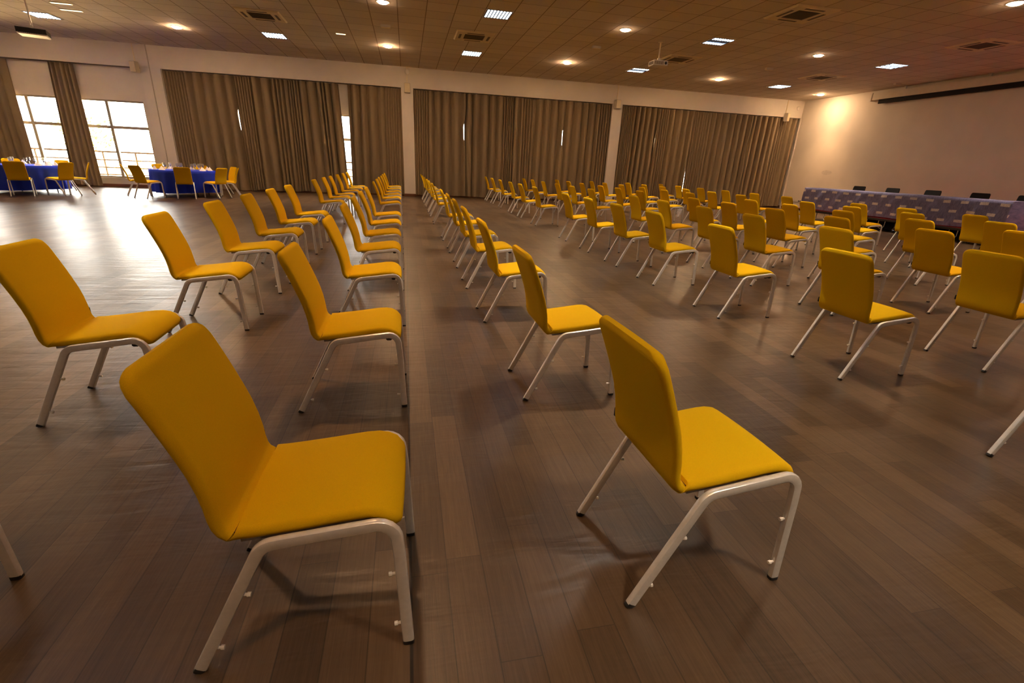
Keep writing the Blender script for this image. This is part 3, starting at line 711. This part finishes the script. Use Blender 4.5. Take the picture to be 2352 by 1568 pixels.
boxes('black_border', [(-.09, -.07, -4.8, 4.9, -.47, -.32)], M['blackfab'], sc)
for k in (-4, -1.2, 1.4, 4): boxes('hanger', [(-.10, -.05, k - .04, k + .04, -.11, 0)], M['white'], sc)
boxes('maker_plate', [(-.153, -.149, -.9, -.1, -.22, -.19)], M['speaker'], sc)

# ------------------------------------------------------------------ stage, wrapped table, black chairs
SX, SZ = 13.32, .34
st = thing('mobile_stage', 'low black wheeled stage platform along the right wall under the wrapped table', 'stage', (SX, 8.6, 0))
boxes('deck', [(0, XR - SX - .02, -6.0, 6.55, SZ - .06, SZ - .012)], M['black'], st, .004)
boxes('carpet', [(.02, XR - SX - .03, -5.98, 6.53, SZ - .012, SZ)], M['red'], st)
boxes('edge_trim', [(-.012, .02, -6.0, 6.55, SZ - .05, SZ + .004)], M['black'], st, .003)
boxes('back_fascia', [(.55, .58, -5.9, 5.0, .02, SZ - .06)], M['blackfab'], st)
for k in range(-3, 4):
    y = k * 1.95 + .2
    bm = bmesh.new()
    for dx in (.10, .5):
        bm_tube(bm, [(dx, y - .35, .07), (dx, y - .35, SZ - .07)], .013, 8); bm_tube(bm, [(dx, y + .35, .07), (dx, y + .35, SZ - .07)], .013, 8)
    bm_tube(bm, [(.10, y - .35, .16), (.10, y + .35, .16)], .010, 8)
    link('support_frame', bm, M['chrome'], st)
    for yy in (y - .35, y + .35):
        bm = bmesh.new(); bm_tube(bm, [(.10 + .058 * math.cos(a), yy, .06 + .058 * math.sin(a)) for a in [2 * PI * q / 18 for q in range(18)]], .010, 6, True)
        bm_tube(bm, [(.10, yy - .02, .06), (.10, yy + .02, .06)], .014, 8); link('castor', bm, M['chrome'], st)
    bm = bmesh.new(); bm_tube(bm, [(.04, y + .62, SZ - .06), (.04, y + .62, .14), (.04, y + .66, .09), (.04, y + .72, .07), (.04, y + .78, .09), (.04, y + .82, .14), (.04, y + .82, SZ - .06)], .010, 8); link('folding_hoop', bm, M['chrome'], st)
pt = thing('panel_table', 'long speakers table on the stage, hidden under printed purple wrap', 'table', (13.86, 11.70, SZ + .002))
boxes('tabletop', [(-.33, .33, -3.03, 3.03, .67, .70)], M['wood'], pt)
for dx in (-.26, .26):
    for dy in (-2.95, -1.0, 1.0, 2.95): boxes('leg', [(dx - .015, dx + .015, dy - .015, dy + .015, 0, .67)], M['alu'], pt)
bm = bmesh.new(); rnd = random.Random(4); grid = []
ny = 240
def crm(y, z): return .012 * math.sin(y * 7.3 + 2.1 * math.sin(z * 6 + y)) + .009 * math.sin(y * 17.1 + z * 9) + .007 * math.sin(y * 41 + 3 * math.sin(z * 11)) + .02 * math.exp(-((y - 14.0 - (z - .7) * .8) / .12) ** 2)
for j, (x, z) in enumerate([(14.22, .75), (14.22, 1.045), (14.0, 1.047), (13.7, 1.047), (13.53, 1.045), (13.505, 1.03), (13.50, .97), (13.497, .88), (13.493, .79), (13.49, .70), (13.487, .61), (13.483, .52), (13.48, .44), (13.478, .362)]):
    row = []
    for i in range(ny + 1):
        y = 8.60 + (14.76 - 8.60) * i / ny
        amp = 0 if j < 5 else min(1, (j - 4) / 4)
        row.append(bm.verts.new((x - amp * max(-.005, crm(y, z)) * 1.2, y, z + (0.012 * math.sin(y * 2.3) if j == 13 else 0))))
    grid.append(row)
for a, b in zip(grid, grid[1:]):
    for i in range(ny): bm.faces.new((a[i], a[i + 1], b[i + 1], b[i]))
for side in (0, ny):
    prev = None
    for j in (4, 6, 8, 10, 13):
        p = grid[j][side].co; q = bm.verts.new((14.22, p.y, p.z)); pv = bm.verts.new(p)
        if prev: bm.faces.new((prev[0], prev[1], q, pv))
        prev = (pv, q)
tag(link('printed_table_wrap', bm, M['wrap'], None, True, 70), 'crumpled purple-blue wrap with rows of pale printed labels over the stage table', 'table wrap')
def black_chair(y, lab, rz):
    t = thing('office_chair', lab, 'chair', (15.05, y, SZ + .002), rz, 'black chairs behind the stage table')
    bm = bmesh.new()
    rings = []
    for x, z, w in [(-.20, .44, .20), (-.235, .52, .225), (-.25, .62, .235), (-.262, .72, .235), (-.27, .79, .230), (-.273, .815, .215), (-.274, .822, .19)]:
        x = -x - .0
        rings.append([Vector((x + dx, yy, z)) for yy, dx in ((-w, -.018), (-w * .5, -.002), (w * .5, -.002), (w, -.018), (w, .012), (-w, .012))])
    bm_ring_loft(bm, rings); link('backrest', bm, M['blackfab'], t, True, 50)
    boxes('seat', [(-.24, .22, -.23, .23, .41, .47)], M['blackfab'], t, .02)
    for s in (-1, 1):
        bm = bmesh.new(); bm_tube(bm, [(.22, s * .27, .44), (.24, s * .28, .60), (.20, s * .28, .645), (-.16, s * .28, .65)], .016, 8); link('armrest', bm, M['black'], t)
        for dx in (-.2, .2):
            bm = bmesh.new(); bm_tube(bm, [(dx, s * .22, .0), (dx * .9, s * .21, .43)], .012, 8); link('leg', bm, M['black'], t)
    return t
for y, lab in [(14.34, 'black armchair behind the far end of the stage table'), (13.12, 'black armchair behind the stage table, second from its far end'), (11.84, 'black armchair behind the middle of the stage table'), (10.57, 'black armchair behind the stage table, second from its near end'), (9.46, 'black armchair at the near end of the stage table')]:
    black_chair(y, lab, math.radians(random.uniform(-3, 3)))

# ------------------------------------------------------------------ daylight
w = bpy.data.worlds.new('sky'); bpy.context.scene.world = w; w.use_nodes = True
bg = w.node_tree.nodes['Background']; bg.inputs[0].default_value = (1.0, 0.95, 0.85, 1); bg.inputs[1].default_value = 7.5
sun = bpy.data.lights.new('sun', 'SUN'); sun.energy = 30.0; sun.angle = math.radians(1.0); sun.color = (1, .93, .8)
so_ = bpy.data.objects.new('sun', sun); C.objects.link(so_); so_.rotation_euler = (math.radians(38), 0, math.radians(15))

# ------------------------------------------------------------------ camera
cam = bpy.data.cameras.new('camera'); co = bpy.data.objects.new('camera', cam); C.objects.link(co)
R_, U_, F_ = Vector((0.97783956, -0.20481295, 0.0433756)), Vector((0.03189438, 0.35050479, 0.9360177)), Vector((0.2069119, 0.9138917, -0.34926984))
m3 = Matrix((R_, U_, -F_)).transposed(); mw = m3.to_4x4(); mw.translation = Vector((0, 0, 1.32)); co.matrix_world = mw
cam.sensor_width = 36; cam.lens = 1084.43 / 2352 * 36; cam.clip_start = .05; cam.clip_end = 300
sc_ = bpy.context.scene; sc_.camera = co
sc_.view_settings.view_transform = 'Standard'; sc_.view_settings.look = 'None'; sc_.view_settings.gamma = 1; sc_.view_settings.use_curve_mapping = False
sc_.view_settings.exposure = 1.85
cy = sc_.cycles; cy.use_denoising = True; cy.max_bounces = 10; cy.diffuse_bounces = 6; cy.transparent_max_bounces = 12; cy.sample_clamp_indirect = 6.0
cy.caustics_reflective = False; cy.caustics_refractive = False
